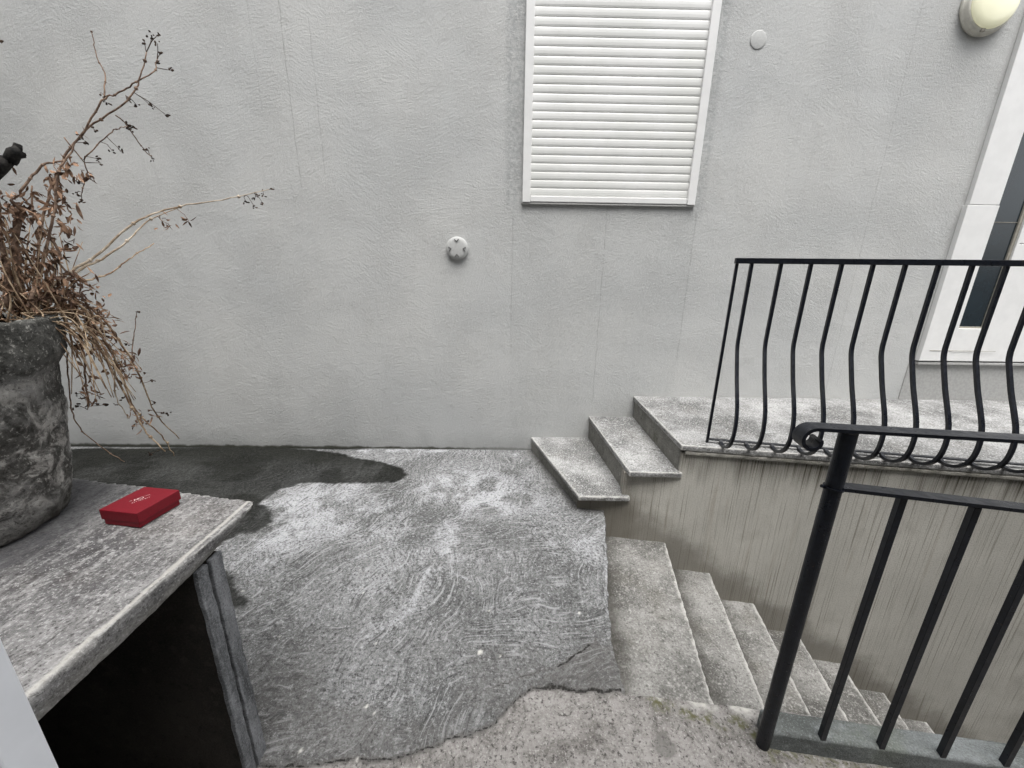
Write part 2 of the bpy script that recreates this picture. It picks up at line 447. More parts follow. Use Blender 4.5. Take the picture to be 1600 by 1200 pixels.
def mat_pot():
    m = M("weathered_pot", 0.95, 0.2)
    x, y, z = m.xyz()
    b = m.noise(7, 5, .65); b2 = m.noise(17, 4, .6, dist=1.2); fine = m.noise(110, 4, .75)
    c = m.mix(m.ramp(b, .40, .58), (0.065, 0.063, 0.058), (0.25, 0.245, 0.235))
    c = m.mix(m.ramp(b2, .50, .66, 0, .7), c, (0.42, 0.41, 0.385))
    c = m.mix(m.ramp(b2, .46, .34, 0, .85), c, (0.035, 0.034, 0.03))
    rim = m.ramp(m.math('ADD', z, m.math('MULTIPLY', b, .08)), .385, .43)
    c = m.mix(m.math('MULTIPLY', rim, .75), c, (0.06, 0.06, 0.055))
    c = m.mix(m.ramp(fine, .55, .68, 0, .7), c, (0.42, 0.41, 0.38))
    c = m.mix(m.ramp(fine, .45, .34, 0, .7), c, (0.02, 0.02, 0.017))
    foot = m.ramp(m.math('ADD', z, m.math('MULTIPLY', b, .12)), .16, .08)
    c = m.mix(m.math('MULTIPLY', foot, .75), c, (0.045, 0.04, 0.033))
    m.color(c)
    m.bump([(b, .6, .03), (b2, .5, .015), (fine, .8, .006)])
    return m.m

RENDER = mat_render()
GROUND = mat_ground()
STAIR = mat_concrete("stair_concrete", (0.10, 0.098, 0.092), (0.29, 0.285, 0.272), grain=.6, spec=120, tint=((0.14, 0.133, 0.118), .6), treads=True, wear_crease=.7)
LANDING = mat_concrete("landing_concrete", (0.12, 0.12, 0.118), (0.36, 0.36, 0.357), grain=.9, tint=((0.17, 0.165, 0.155), .5), wear_crease=.85, spec=120, dark=(0.09, 0.09, 0.085), bumpk=.6)
CORE = mat_concrete("step_riser_concrete", (0.15, 0.148, 0.135), (0.26, 0.255, 0.235), grain=.6, moss=.5, bumpk=1.4)
FASCIA = mat_concrete("slab_edge_concrete", (0.22, 0.21, 0.185), (0.36, 0.35, 0.32), grain=.5, moss=.3)
CURB = mat_concrete("curb_concrete", (0.085, 0.092, 0.088), (0.20, 0.215, 0.217), grain=.5, tint=((0.14, 0.155, 0.13), .6))
TABLE = mat_concrete("table_concrete", (0.085, 0.083, 0.085), (0.27, 0.266, 0.262), grain=.85, spec=170, streak=(50, 12, 40), dark=(0.05, 0.045, 0.045), bumpk=1.2, big=2.6, tint=((0.12, 0.105, 0.095), .35), slab=True, wear_crease=.4)
LEGM = mat_concrete("support_concrete", (0.10, 0.105, 0.11), (0.20, 0.205, 0.215), grain=.6, streak=(40, 40, 6), dark=(0.03, 0.03, 0.03))
SHADED = mat_concrete("shaded_blockwork", (0.016, 0.014, 0.012), (0.036, 0.031, 0.026), grain=.5, dark=(0.005, 0.005, 0.004))  # near-black colour stands in for deep shade under the slab
RETAIN = mat_retaining()
POT = mat_pot()
def mat_iron():
    m = M("black_painted_iron", .40, .38)
    c = m.mix(m.ramp(m.noise(90, 4), .35, .65), (0.003, 0.004, 0.007), (0.006, 0.008, 0.014))
    c = m.mix(m.ramp(m.noise(150, 3, .7), .68, .74, 0, .7), c, (0.16, 0.16, 0.155))
    c = m.mix(m.ramp(m.noise(24, 5, .7), .66, .74, 0, .6), c, (0.06, 0.035, 0.022))
    m.color(c); m.rough(m.ramp(m.noise(40, 4), .3, .7, .26, .46))
    m.bump([(m.noise(60, 4), .25, .0015)]); return m.m
IRON = mat_iron()
WHITE = mat_plain("white_frame", (0.80, 0.80, 0.79), .35, .4, .05, 12)
SHUT = mat_shutter()
BEIGE = mat_plain("beige_seal", (0.36, 0.34, 0.29), .6, .3, .2, 40)
GREYSILL = mat_plain("grey_sill", (0.40, 0.40, 0.39), .8, .2, .15, 60, bump=.3)
VENTM = mat_plain("painted_plastic", (0.52, 0.525, 0.515), .55, .3, .12, 120, bump=.2)
GLASS = mat_plain("dark_glass", (0.018, 0.028, 0.036), .12, .6, .2, 3)
RED = mat_plain("red_card", (0.175, 0.0025, 0.011), .55, .35, .12, 150, bump=.1)
LOGO = mat_plain("silver_foil", (0.75, 0.55, 0.55), .4, .5, .1, 150)
SOIL = mat_concrete("dry_soil", (0.04, 0.03, 0.022), (0.11, 0.085, 0.06), grain=.8)
LENS = mat_plain("yellowed_lens", (0.86, 0.845, 0.66), .25, .5, .03, 9)
_b = LENS.node_tree.nodes["Principled BSDF"]
_b.inputs["Emission Color"].default_value = (1.0, 0.97, 0.62, 1); _b.inputs["Emission Strength"].default_value = 0.09
LAMPW = mat_plain("lamp_housing", (0.74, 0.72, 0.64), .45, .4, .15, 30)
def mat_straw(name, a, b, sc=60):
    m = M(name, .85, .2)
    m.color(m.mix(m.ramp(m.noise(sc, 4, .6), .38, .64), a, b)); return m.m
STRAW = mat_straw("straw_stem", (0.17, 0.105, 0.065), (0.50, 0.39, 0.27), 35)
PALE = mat_straw("pale_stem", (0.30, 0.23, 0.16), (0.60, 0.52, 0.42), 30)
BROWN = mat_straw("brown_stem", (0.12, 0.08, 0.06), (0.32, 0.225, 0.165))
LEAF = mat_straw("dry_leaf", (0.09, 0.056, 0.042), (0.42, 0.27, 0.18), 28)
SEED = mat_straw("seed_head", (0.03, 0.022, 0.018), (0.11, 0.075, 0.055), 90)
CHAR = mat_straw("charred_wood", (0.006, 0.006, 0.006), (0.03, 0.028, 0.026), 80)
DOORW = mat_plain("near_white_paint", (0.80, 0.82, 0.86), .4, .4, .06, 14)

# ---------------------------------------------------------------- outlines of stains, cracks and stems (metres)
WET = [(-3.408, 2.73), (-2.476, 2.787), (-1.848, 2.825), (-1.351, 2.733), (-1.198, 2.661), (-0.951, 2.573), (-0.75, 2.489), (-0.68, 2.39), (-0.724, 2.296), (-0.978, 2.267), (-1.353, 2.26), (-1.446, 2.204), (-1.479, 2.107), (-1.482, 2.025), (-1.433, 2.012), (-1.362, 1.949), (-1.312, 1.877), (-1.317, 1.82), (-1.345, 1.771), (-1.429, 1.765), (-1.456, 1.673), (-2.552, 1.661)]
WET2 = [(-1.374, 1.539), (-1.253, 1.459), (-1.151, 1.35), (-1.1, 1.323), (-1.097, 1.278), (-1.159, 1.284)]
BND = [(-0.863, 0.733), (-0.645, 0.754), (-0.522, 0.76), (-0.419, 0.776), (-0.311, 0.786), (-0.232, 0.81), (-0.167, 0.827), (-0.052, 0.852), (0.007, 0.894), (0.038, 0.937), (0.076, 0.966), (0.16, 0.978), (0.408, 0.964)]
TRI = [(0.076, 0.97), (0.19, 1.046), (0.267, 1.094), (0.35, 1.147), (0.417, 1.121), (0.408, 0.964)]
CRK = [(-0.059, 0.967), (0.19, 1.046), (0.267, 1.094), (0.363, 1.152)]
BLOB = [(-0.165, 2.135), (-0.383, 2.245), (-1.205, 2.049), (-1.172, 1.778), (-0.817, 1.838), (-0.559, 1.465), (-1.22, 1.583), (0.435, 1.694)]
SA = [(-0.326, 1.873), (-0.245, 1.687), (-0.315, 1.592), (-0.371, 1.466), (-0.398, 1.289), (-0.527, 1.129)]
SB = [(-0.723, 1.588), (-0.713, 1.444), (-0.752, 1.336), (-0.766, 1.225), (-0.812, 1.168), (-0.815, 1.128)]
SC = [(-0.347, 1.592), (-0.253, 1.487), (-0.142, 1.422), (0.031, 1.394), (0.115, 1.359)]
EDGE = [(0.587, 1.977), (0.517, 1.647), (0.444, 1.328), (0.412, 1.147), (0.408, 1.07), (0.408, 0.962)]
SPOTS = [(-0.089, 1.093), (-0.442, 0.908), (0.31, 1.268), (-0.59, 0.786), (0.49, 0.811)]
MOSS = [(0.549, 0.934), (0.608, 0.922), (0.671, 0.899), (0.749, 0.89), (0.694, 0.866), (0.62, 0.881)]
SEEDS = [(-0.911, 1.156, 1.886), (-0.889, 1.156, 1.903), (-0.873, 1.156, 1.905), (-0.852, 1.121, 1.87), (-0.851, 1.121, 1.849), (-0.86, 1.121, 1.832), (-0.834, 1.121, 1.816), (-0.953, 1.121, 1.752), (-0.936, 1.121, 1.743), (-0.907, 1.133, 1.742), (-0.884, 1.145, 1.728), (-0.965, 1.121, 1.688), (-0.954, 1.121, 1.691), (-0.968, 1.121, 1.699), (-0.971, 1.168, 1.656), (-0.965, 1.168, 1.633), (-0.996, 1.097, 1.75), (-0.99, 1.097, 1.737), (-0.804, 1.286, 1.548), (-0.786, 1.298, 1.557), (-0.762, 1.298, 1.549), (-0.788, 1.298, 1.536), (-0.773, 1.298, 1.57), (-0.755, 1.298, 1.57), (-0.725, 1.298, 1.587), (-1.015, 1.038, 1.643), (-1.003, 1.038, 1.634), (-0.996, 1.062, 1.664), (-1.008, 1.062, 1.605), (-1.003, 1.062, 1.596), (-1.083, 1.062, 1.523), (-1.074, 1.062, 1.508), (-1.067, 1.062, 1.552), (-1.023, 1.121, 1.639), (-1.002, 1.121, 1.642), (-1.025, 1.086, 1.232), (-1.054, 1.062, 1.143), (-1.067, 1.121, 1.027), (-1.089, 1.133, 0.949), (-1.071, 1.133, 0.914), (-1.057, 1.133, 0.916), (-1.076, 1.086, 0.909), (-1.106, 1.097, 0.797), (-1.082, 1.038, 0.997), (-1.107, 1.038, 0.977), (-1.137, 1.038, 0.977), (-1.147, 1.027, 0.983), (-1.185, 1.015, 1.016), (-1.185, 1.015, 0.981), (-1.16, 1.015, 0.981), (-1.163, 1.062, 1.838), (-1.159, 1.062, 1.841)]
CL = [(-1.09, 0.92, 1.465), (-1.111, 0.932, 1.372), (-1.088, 0.944, 1.373), (-1.08, 0.944, 1.331), (-1.066, 0.979, 1.331), (-1.07, 1.003, 1.3), (-1.08, 1.015, 1.251), (-1.085, 1.027, 1.217), (-1.095, 1.027, 1.183), (-1.112, 1.003, 1.153), (-1.069, 1.05, 1.109), (-1.071, 1.062, 1.078), (-1.041, 1.015, 1.57), (-1.052, 0.991, 1.544), (-1.076, 0.991, 1.49), (-1.069, 1.015, 1.451), (-1.08, 1.003, 1.398), (-1.081, 0.944, 1.462), (-1.113, 0.932, 1.344), (-1.147, 0.92, 1.287), (-1.116, 0.944, 1.286), (-1.096, 0.968, 1.293), (-1.14, 0.909, 1.33), (-1.08, 1.062, 0.934), (-1.039, 1.062, 1.567), (-0.989, 1.204, 1.474), (-0.944, 1.227, 1.486), (-1.133, 1.015, 1.062), (-1.158, 1.015, 1.007)]
BR = [(-1.081, 0.885, 1.509), (-1.057, 0.897, 1.545), (-1.036, 0.897, 1.56), (-1.027, 0.909, 1.577), (-1.017, 0.909, 1.582)]
STEMS = {
 'a': [(-1.138, 0.944, 1.256), (-1.136, 0.971, 1.33), (-1.122, 0.997, 1.433), (-1.098, 1.024, 1.537), (-1.066, 1.05, 1.615), (-1.023, 1.077, 1.675), (-0.938, 1.103, 1.747), (-0.913, 1.13, 1.805), (-0.911, 1.156, 1.867)] ,
 'a2': [(-1.038, 1.062, 1.65), (-0.975, 1.074, 1.729), (-0.941, 1.086, 1.757), (-0.902, 1.097, 1.778), (-0.869, 1.109, 1.807), (-0.86, 1.121, 1.839)] ,
 'a3': [(-0.988, 1.097, 1.744), (-0.993, 1.117, 1.805), (-1.014, 1.137, 1.846), (-1.035, 1.156, 1.907)] ,
 'b': [(-1.115, 0.92, 1.251), (-1.07, 0.941, 1.373), (-1.041, 0.962, 1.472), (-1.023, 0.982, 1.556), (-1.001, 1.003, 1.611)] ,
 'c': [(-1.087, 0.944, 1.508), (-1.058, 0.96, 1.548), (-1.04, 0.975, 1.571), (-1.019, 0.991, 1.582)] ,
 'd': [(-1.121, 0.944, 1.271), (-1.099, 1.003, 1.333), (-1.076, 1.062, 1.378), (-1.002, 1.121, 1.464), (-0.946, 1.18, 1.513), (-0.838, 1.239, 1.547), (-0.737, 1.298, 1.587)] ,
 'e': [(-1.149, 0.968, 1.262), (-1.094, 1.022, 1.338), (-1.076, 1.076, 1.371), (-1.046, 1.13, 1.423), (-1.029, 1.185, 1.479), (-0.964, 1.239, 1.527)] ,
 'f': [(-1.068, 1.003, 1.315), (-1.049, 1.047, 1.334), (-1.044, 1.091, 1.356), (-1.026, 1.136, 1.386), (-1.021, 1.18, 1.419)] ,
 'g': [(-0.972, 1.097, 1.71), (-0.968, 1.121, 1.693), (-0.955, 1.145, 1.651), (-0.965, 1.168, 1.639)] ,
 'g2': [(-1.079, 1.097, 1.61), (-1.028, 1.109, 1.664), (-0.993, 1.121, 1.69), (-0.978, 1.133, 1.697)] ,
 'h': [(-1.089, 0.944, 1.287), (-1.058, 0.974, 1.258), (-1.053, 1.003, 1.187), (-1.069, 1.032, 1.077), (-1.075, 1.062, 0.954), (-1.058, 1.091, 0.861), (-1.059, 1.121, 0.777)] ,
 'i': [(-1.142, 0.991, 1.28), (-1.095, 1.029, 1.25), (-1.077, 1.067, 1.141), (-1.084, 1.104, 1.039), (-1.097, 1.142, 0.925), (-1.084, 1.18, 0.81)] ,
 'j': [(-1.156, 1.015, 1.266), (-1.109, 1.023, 1.233), (-1.104, 1.031, 1.165), (-1.101, 1.038, 1.111), (-1.07, 1.046, 0.989), (-1.051, 1.054, 0.897), (-1.027, 1.062, 0.822)] ,
 'k': [(-1.138, 0.991, 1.268), (-1.106, 0.997, 1.236), (-1.115, 1.003, 1.153), (-1.144, 1.009, 1.046), (-1.163, 1.015, 0.97)] ,
 'l': [(-1.05, 0.991, 1.156), (-1.055, 1.007, 1.101), (-1.079, 1.023, 1.006), (-1.084, 1.038, 0.939)] ,
 'm': [(-1.142, 0.92, 1.258), (-1.131, 0.928, 1.33), (-1.121, 0.936, 1.4), (-1.098, 0.944, 1.469)] ,
 'n': [(-1.108, 0.944, 1.256), (-1.087, 0.95, 1.345), (-1.048, 0.956, 1.381), (-1.082, 0.962, 1.458), (-1.081, 0.968, 1.526)] ,
 'o': [(-1.094, 0.968, 1.396), (-1.09, 0.991, 1.345), (-1.085, 1.015, 1.299)] ,
 'p': [(-1.14, 1.015, 1.266), (-1.177, 1.032, 1.181), (-1.221, 1.05, 1.07), (-1.272, 1.068, 0.949), (-1.287, 1.086, 0.881), (-1.257, 1.103, 0.81), (-1.22, 1.121, 0.753)] ,
 'q': [(-1.151, 0.897, 1.274), (-1.127, 0.92, 1.258), (-1.11, 0.944, 1.259)] ,
 'r': [(-1.142, 0.897, 1.26), (-1.135, 0.913, 1.344), (-1.135, 0.928, 1.426), (-1.136, 0.944, 1.507)] ,
 's': [(-1.052, 1.038, 1.643), (-1.031, 1.05, 1.578), (-1.068, 1.062, 1.53)] ,
 't': [(-1.065, 1.015, 1.563), (-1.083, 1.027, 1.509), (-1.084, 1.038, 1.475)] ,
 'u': [(-1.055, 1.062, 1.106), (-1.044, 1.074, 1.177), (-1.03, 1.086, 1.228)] ,
 'v': [(-1.091, 0.897, 1.261), (-1.091, 0.926, 1.302), (-1.09, 0.956, 1.293), (-1.071, 0.985, 1.285), (-1.073, 1.015, 1.218)] ,
}

# ---------------------------------------------------------------- layout constants (metres, ground at z = 0, house wall at y = WY)
WY = 2.80
LZ = 0.465                                   # landing height
WDIR = Vector((1.0, -0.16, 0)).normalized()  # direction of the stairwell wall and the landing edge
WANG = math.atan2(-0.16, 1.0)
WP = Vector((0.95, 1.935, 0))                # a point on the stairwell wall face
def wall_y(x): return WP.y - 0.16 * (x - WP.x)

# ================================================================ ground
def near_line(x): return 0.955 - 0.10 * (x - 0.41) if x < .75 else 0.921 - 0.135 * (x - .75)
def edge_x(y):
    ys = [p[1] for p in EDGE][::-1]; xs = [p[0] for p in EDGE][::-1]
    return float(np.interp(y, ys, xs))

def build_ground():
    xs = np.concatenate([np.linspace(-4.2, -1.75, 30, endpoint=False), np.arange(-1.75, -.95, .0078), np.arange(-.95, .62, .0062), [.62],
                         .62 + np.cumsum(np.full(110, .0085)), np.linspace(1.6, 5.0, 50)])
    ke = int(np.argmin(abs(xs - .62)))
    ys = np.concatenate([np.linspace(-1.6, .5, 22, endpoint=False), np.arange(.5, .951, .0055), [.955], np.arange(.9605, 1.25, .0055), np.arange(1.2545, 2.81, .0078)])
    jn = int(np.argmin(abs(ys - .955)))
    nx, ny = len(xs), len(ys)
    X = np.zeros((ny, nx)); Y = np.zeros((ny, nx))
    for j, y in enumerate(ys):
        e = edge_x(max(y, .962))
        for i, x in enumerate(xs):
            if i <= ke:
                X[j, i] = x if x <= 0 else x / .62 * e
                Y[j, i] = y
            else:
                X[j, i] = e + (x - .62) * (5.0 - e) / (5.0 - .62)
                Y[j, i] = y
        if j <= jn:
            for i in range(ke, nx):
                Y[j, i] = y + (near_line(X[j, i]) - .955) * max(0.0, (y + 1.6) / 2.555)
            for i in range(ke):
                if X[j, i] > 0: Y[j, i] = y + (near_line(.41) - .955) * X[j, i] / .41 * max(0.0, (y + 1.6) / 2.555)
    P = np.stack([X.ravel(), Y.ravel()], 1)
    R = np.random.RandomState(3)
    T = R.rand(257, 257)
    def vn(p, s):
        q = p * s; i = np.floor(q).astype(int); f = q - i; f = f * f * (3 - 2 * f)
        a = T[i[:, 1] % 257, i[:, 0] % 257]; b = T[i[:, 1] % 257, (i[:, 0] + 1) % 257]
        c = T[(i[:, 1] + 1) % 257, i[:, 0] % 257]; d = T[(i[:, 1] + 1) % 257, (i[:, 0] + 1) % 257]
        return (a * (1 - f[:, 0]) + b * f[:, 0]) * (1 - f[:, 1]) + (c * (1 - f[:, 0]) + d * f[:, 0]) * f[:, 1]
    def fbm(p, s, o=4): return sum(vn(p + 17.3 * k, s * 2 ** k) / 2 ** k for k in range(o)) / sum(1 / 2 ** k for k in range(o))
    warp = np.stack([fbm(P, 7), fbm(P + 50, 7)], 1) - .5
    warp2 = np.stack([fbm(P, 30), fbm(P + 50, 30)], 1) - .5
    Q = P + warp * .05 + warp2 * .03
    def segd(p, pts):
        d = np.full(len(p), 1e9)
        for a, b in zip(pts, pts[1:]):
            a = np.array(a); b = np.array(b); ab = b - a
            t = np.clip(((p - a) @ ab) / (ab @ ab), 0, 1)
            d = np.minimum(d, np.hypot(*(p - a - t[:, None] * ab).T))
        return d
    def inside(p, poly):
        c = np.zeros(len(p), bool)
        for (x1, y1), (x2, y2) in zip(poly, poly[1:] + poly[:1]):
            k = (y1 > p[:, 1]) != (y2 > p[:, 1])
            c ^= k & (p[:, 0] < (x2 - x1) * (p[:, 1] - y1) / (y2 - y1 + 1e-12) + x1)
        return c
    def sdf(p, poly): return np.where(inside(p, poly), 1, -1) * segd(p, poly + poly[:1])
    sm = lambda v, a, b: (lambda t: t * t * (3 - 2 * t))(np.clip((v - a) / (b - a), 0, 1))
    Qs = P + warp * .03 + warp2 * .022
    wet = sm(np.maximum(sdf(Qs, WET), sdf(Q, WET2)) + (fbm(P, 60, 3) - .5) * .02, -.014, .012)
    wet *= .88 + .12 * np.clip(sm(P[:, 1], 2.35, 2.75) + sm(fbm(P + 9, 5, 4), .42, .58) * .8, 0, 1)
    wet = np.maximum(wet, sm(2.79 - Y.ravel(), .03, .0) * sm(P[:, 0], -.95, -1.3))
    bnd = [(-4.3, .60), (-1.6, .66)] + BND
    yb = np.interp(Qs[:, 0], [p[0] for p in bnd], [p[1] for p in bnd])
    fgd = yb - Qs[:, 1]; fgd = np.where(P[:, 0] > .40, (.962 - P[:, 1]) + warp2[:, 1] * .02, fgd)
    fgm = sm(fgd, -.004, .012)
    tri = sm(sdf(Qs, TRI), -.004, .006)
    gau = lambda d, w: np.exp(-(d / w) ** 2)
    light = np.zeros(len(P))
    for (bx, by), r, a in zip(BLOB, (.26, .22, .28, .22, .24, .22, .18, .16), (.95, .6, .8, .85, .6, .45, .4, .5)):
        d = np.hypot((Q[:, 0] - bx) * .8, Q[:, 1] - by); light = np.maximum(light, a * gau(d, r))
    for pts, w, a in ((SA, .022, .75), (SB, .022, .5), (SC, .010, .55)):
        light = np.maximum(light, a * gau(segd(Q, pts), w))
    light = np.maximum(light, .45 * gau(segd(Q, SA), .13))
    light = np.maximum(light, .5 * gau(segd(Qs, EDGE[:5]), .016))
    light = np.maximum(light, .8 * gau(segd(Q, [(-1.15, 2.76), (-.75, 2.76), (-.4, 2.77)]), .03) * sm(fbm(P, 12), .4, .55))
    light = np.maximum(light, .75 * gau(np.hypot(P[:, 0] - .08, (P[:, 1] - 2.72) * 1.5), .09))
    light *= (1 - fgm)
    light *= sm(fbm(P, 9, 5), .28, .6)
    far = sm(P[:, 1], 1.1, 2.0) * .28 * sm(fbm(P, 3), .35, .6)
    light *= .85
    light = np.clip(light + far * (1 - fgm), 0, 1)
    dark = tri * .5 + 1.0 * gau(fgd - .003, .0058) * (P[:, 0] < .41) * sm(fbm(P, 10), .2, .42) + 1.0 * gau(segd(Qs, CRK), .005) * sm(fbm(P, 18), .25, .45)
    dark = np.maximum(dark, .55 * sm(.034 - np.hypot(Qs[:, 0] - .49, Qs[:, 1] - .811), -.003, .003))
    dark = np.maximum(dark, .55 * gau(segd(P, [(.18, 2.79), (.43, 2.03), (.6, 1.98)]), .035))
    dark = np.maximum(dark, .35 * sm(1.35 - P[:, 1], 0, .5) * (1 - fgm) * sm(fbm(P, 4), .4, .6))
    dark = np.maximum(dark, .7 * gau(segd(Q, [(-1.3, .75), (-1.1, .8), (-.62, .74)]), .02))
    pale = np.zeros(len(P))
    for (bx, by), r in zip(SPOTS[:4], (.009, .005, .005, .005)):
        pale = np.maximum(pale, sm(r - np.hypot(P[:, 0] - bx, P[:, 1] - by), -.003, .002))
    dn = segd(P, [(x, near_line(x)) for x in (.5, .62, .75, .8)])
    pale = np.maximum(pale, .9 * gau(dn, .02) * sm(fbm(P, 14), .35, .5) * (P[:, 0] > .47))
    for k in range(60):
        bx, by = R.uniform(-1.3, 1.2), R.uniform(.7, 2.7)
        pale = np.maximum(pale, .8 * sm(R.uniform(.002, .005) - np.hypot(P[:, 0] - bx, P[:, 1] - by), -.002, .002))
    dark = np.clip(dark, 0, 1)
    moss = gau(segd(Q, [(.50, .925), (.60, .895), (.69, .86), (.72, .88), (.77, .84), (.80, .80)]), .016) * sm(fbm(P, 25), .3, .5)
    moss = np.maximum(moss, .7 * gau(segd(Q, [(.80, .795), (1.2, .73), (2.2, .59)]), .018))
    Z = (fbm(P, 3.2, 4) - .5) * .022 + (fbm(P, 26, 3) - .5) * .005 * (1 + fgm)
    Z += -.012 * fgm - .004 * tri - .005 * gau(fgd, .006) * (P[:, 0] < .41) - .003 * gau(segd(Qs, CRK), .004)
    Z += .003 * gau(segd(Q, SA), .03) + .002 * gau(segd(Q, SC), .014) + .003 * gau(segd(Q, SB), .03)
    keep = 1 - sm(P[:, 1], 2.6, 2.8)
    Z *= keep
    edge_noise = (fbm(P, 22, 4) - .5) * .022
    Px, Py = P[:, 0].copy(), P[:, 1].copy()
    idx = np.arange(nx * ny).reshape(ny, nx)
    for j in range(jn, ny):                       # ragged lip along the stairwell
        k = idx[j, ke]; Px[k] += edge_noise[k]; Z[k] -= .003
        Px[idx[j, ke - 1]] += edge_noise[k] * .6
    verts = np.stack([Px, Py, Z], 1)
    faces = []
    for j in range(ny - 1):
        top = nx - 1 if j < jn else ke
        for i in range(top):
            faces.append((idx[j, i], idx[j, i + 1], idx[j + 1, i + 1], idx[j + 1, i]))
    me = bpy.data.meshes.new("ground")
    # skirts into the stairwell
    vl = verts.tolist(); extra = []; wl_ = [tuple(a) for a in np.stack([wet, light, fgm], 1)]; wb = [tuple(a) for a in np.stack([dark, pale, moss], 1)]
    loop = [idx[j, ke] for j in range(ny - 1, jn, -1)] + [idx[jn, i] for i in range(ke, nx)]
    prev = None
    for q, k in enumerate(loop):
        col = [k]
        for s in range(1, 5):
            x, y, z = vl[k]; depth = (.30 if q < ny - 1 - jn else 3.2) * s / 4
            vl.append([x + (mnoise.noise((x * 20, y * 20, s)) * .01), y, z - depth]); col.append(len(vl) - 1)
            wl_.append((0, 0, 0)); wb.append((.75, 0, .1))
        if prev:
            for s in range(4): faces.append((prev[s], col[s], col[s + 1], prev[s + 1]))
        prev = col
    me.from_pydata(vl, [], [tuple(int(a) for a in f) for f in faces])
    for nm, dat in (("mask", wl_), ("mask_b", wb)):
        at = me.color_attributes.new(nm, 'FLOAT_COLOR', 'POINT')
        at.data.foreach_set("color", np.concatenate([np.array(dat, float), np.ones((len(dat), 1))], 1).ravel())
    for p in me.polygons: p.use_smooth = True
    me.materials.append(GROUND)
    o = bpy.data.objects.new("ground", me); COL.objects.link(o)
    o["kind"] = "structure"
build_ground()

# ================================================================ house wall with shuttered window and door
house = empty("house", (1.0, WY, 0), label="pale grey rendered house wall with a white shuttered window and a white door", cat="house")
hx = lambda x: x - 1.0
bm = bmesh.new(); box(bm, hx(-4.9), hx(6.5), 0, .3, -3.2, 6.0)
# object space of the wall keeps world x and z so the hairlines sit where they belong
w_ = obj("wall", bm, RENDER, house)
w_.data.transform(Matrix.Translation((1.0, 0, 0))); w_.location = (-1.0, 0, 0)

# window: guides, bottom bar, curtain of curved slats
bm = bmesh.new()
wx0, wx1, wz0, wz1 = hx(.083), hx(1.232), 1.808, 3.25
box(bm, wx0, wx0 + .052, -.026, .0, wz0, wz1, .003)
box(bm, wx1 - .052, wx1, -.026, .0, wz0, wz1, .003)
box(bm, wx0, wx1, -.03, .0, wz1, wz1 + .16, .004)
win = obj("window", bm, WHITE, house)
bm = bmesh.new()
a, b = wx0 + .052, wx1 - .052
pitch, z = .0487, wz0 + .042
prof = [(-.0025, 0)]
while z < wz1:
    prof += [(-.002, z), (-.0085, z + .0015), (-.0105, z + .010), (-.0112, z + .024), (-.0105, z + .038), (-.0085, z + .0460), (-.006, z + .0475)]
    z += pitch
prof = [p for p in prof if p[1] < wz1][1:]
l = [bm.verts.new((a, y, zz)) for y, zz in prof]; r = [bm.verts.new((b, y, zz)) for y, zz in prof]
for i in range(len(prof) - 1): bm.faces.new((l[i], r[i], r[i + 1], l[i + 1]))
lb = [bm.verts.new((a, -.0005, prof[0][1])), bm.verts.new((b, -.0005, prof[0][1]))]
lt = [bm.verts.new((a, -.0005, prof[-1][1])), bm.verts.new((b, -.0005, prof[-1][1]))]
bm.faces.new((lb[0], lb[1], lt[1], lt[0]))
obj("roller_shutter", bm, SHUT, win)
bm = bmesh.new(); box(bm, a + .001, b - .001, -.021, -.002, wz0 + .004, wz0 + .040, .004)
obj("bottom_bar", bm, WHITE, win)
bm = bmesh.new(); box(bm, wx0 - .004, wx1 + .004, -.020, -.0, wz0 - .010, wz0 - .001, .002)
obj("sill", bm, GREYSILL, win)

# door
bm = bmesh.new()
dz0, dz1 = .775, 3.0
box(bm, hx(3.068), hx(3.272), -.03, .0, 1.842, dz1, .003)                       # upper part of the wide jamb
box(bm, hx(3.056), hx(3.272), -.034, .0, dz0, 1.838, .003)                      # lower part, slightly prouder
box(bm, hx(3.272), hx(3.50), -.03, .0, dz0, 1.018, .003)
box(bm, hx(3.505), hx(4.42), -.026, .0, dz0, 1.6, .003)
box(bm, hx(3.505), hx(4.42), -.024, .0, 1.604, dz1, .003)
door = obj("door", bm, WHITE, house)
bm = bmesh.new(); box(bm, hx(3.272), hx(3.462), -.008, -.001, 1.018, dz1)
gl = obj("glass_pane", bm, GLASS, door)
bm = bmesh.new(); box(bm, hx(3.462), hx(3.482), -.018, -.001, 1.018, dz1, .002); box(bm, hx(3.272), hx(3.482), -.016, -.009, 1.018, 1.030, .001)
obj("window_seal", bm, BEIGE, door)
bm = bmesh.new(); box(bm, hx(3.482), hx(3.504), -.030, -.001, 1.018, dz1, .003)
obj("mullion", bm, WHITE, door)
bm = bmesh.new()
box(bm, hx(3.273), hx(3.461), -.0115, -.0085, 1.7365, 1.7395)  # thin pale line across the pane
obj("pane_line", bm, BEIGE, door)
bm = bmesh.new(); box(bm, hx(3.11), hx(3.60), -.0372, -.0345, .852, .855)
obj("bottom_rail", bm, BEIGE, door)
bm = bmesh.new(); box(bm, hx(3.06), hx(4.45), -.030, -.0, dz0 - .030, dz0 - .012, .003); box(bm, hx(3.02), hx(4.5), -.004, 0, .46, dz0 - .024, .004)
obj("threshold", bm, GREYSILL, door)

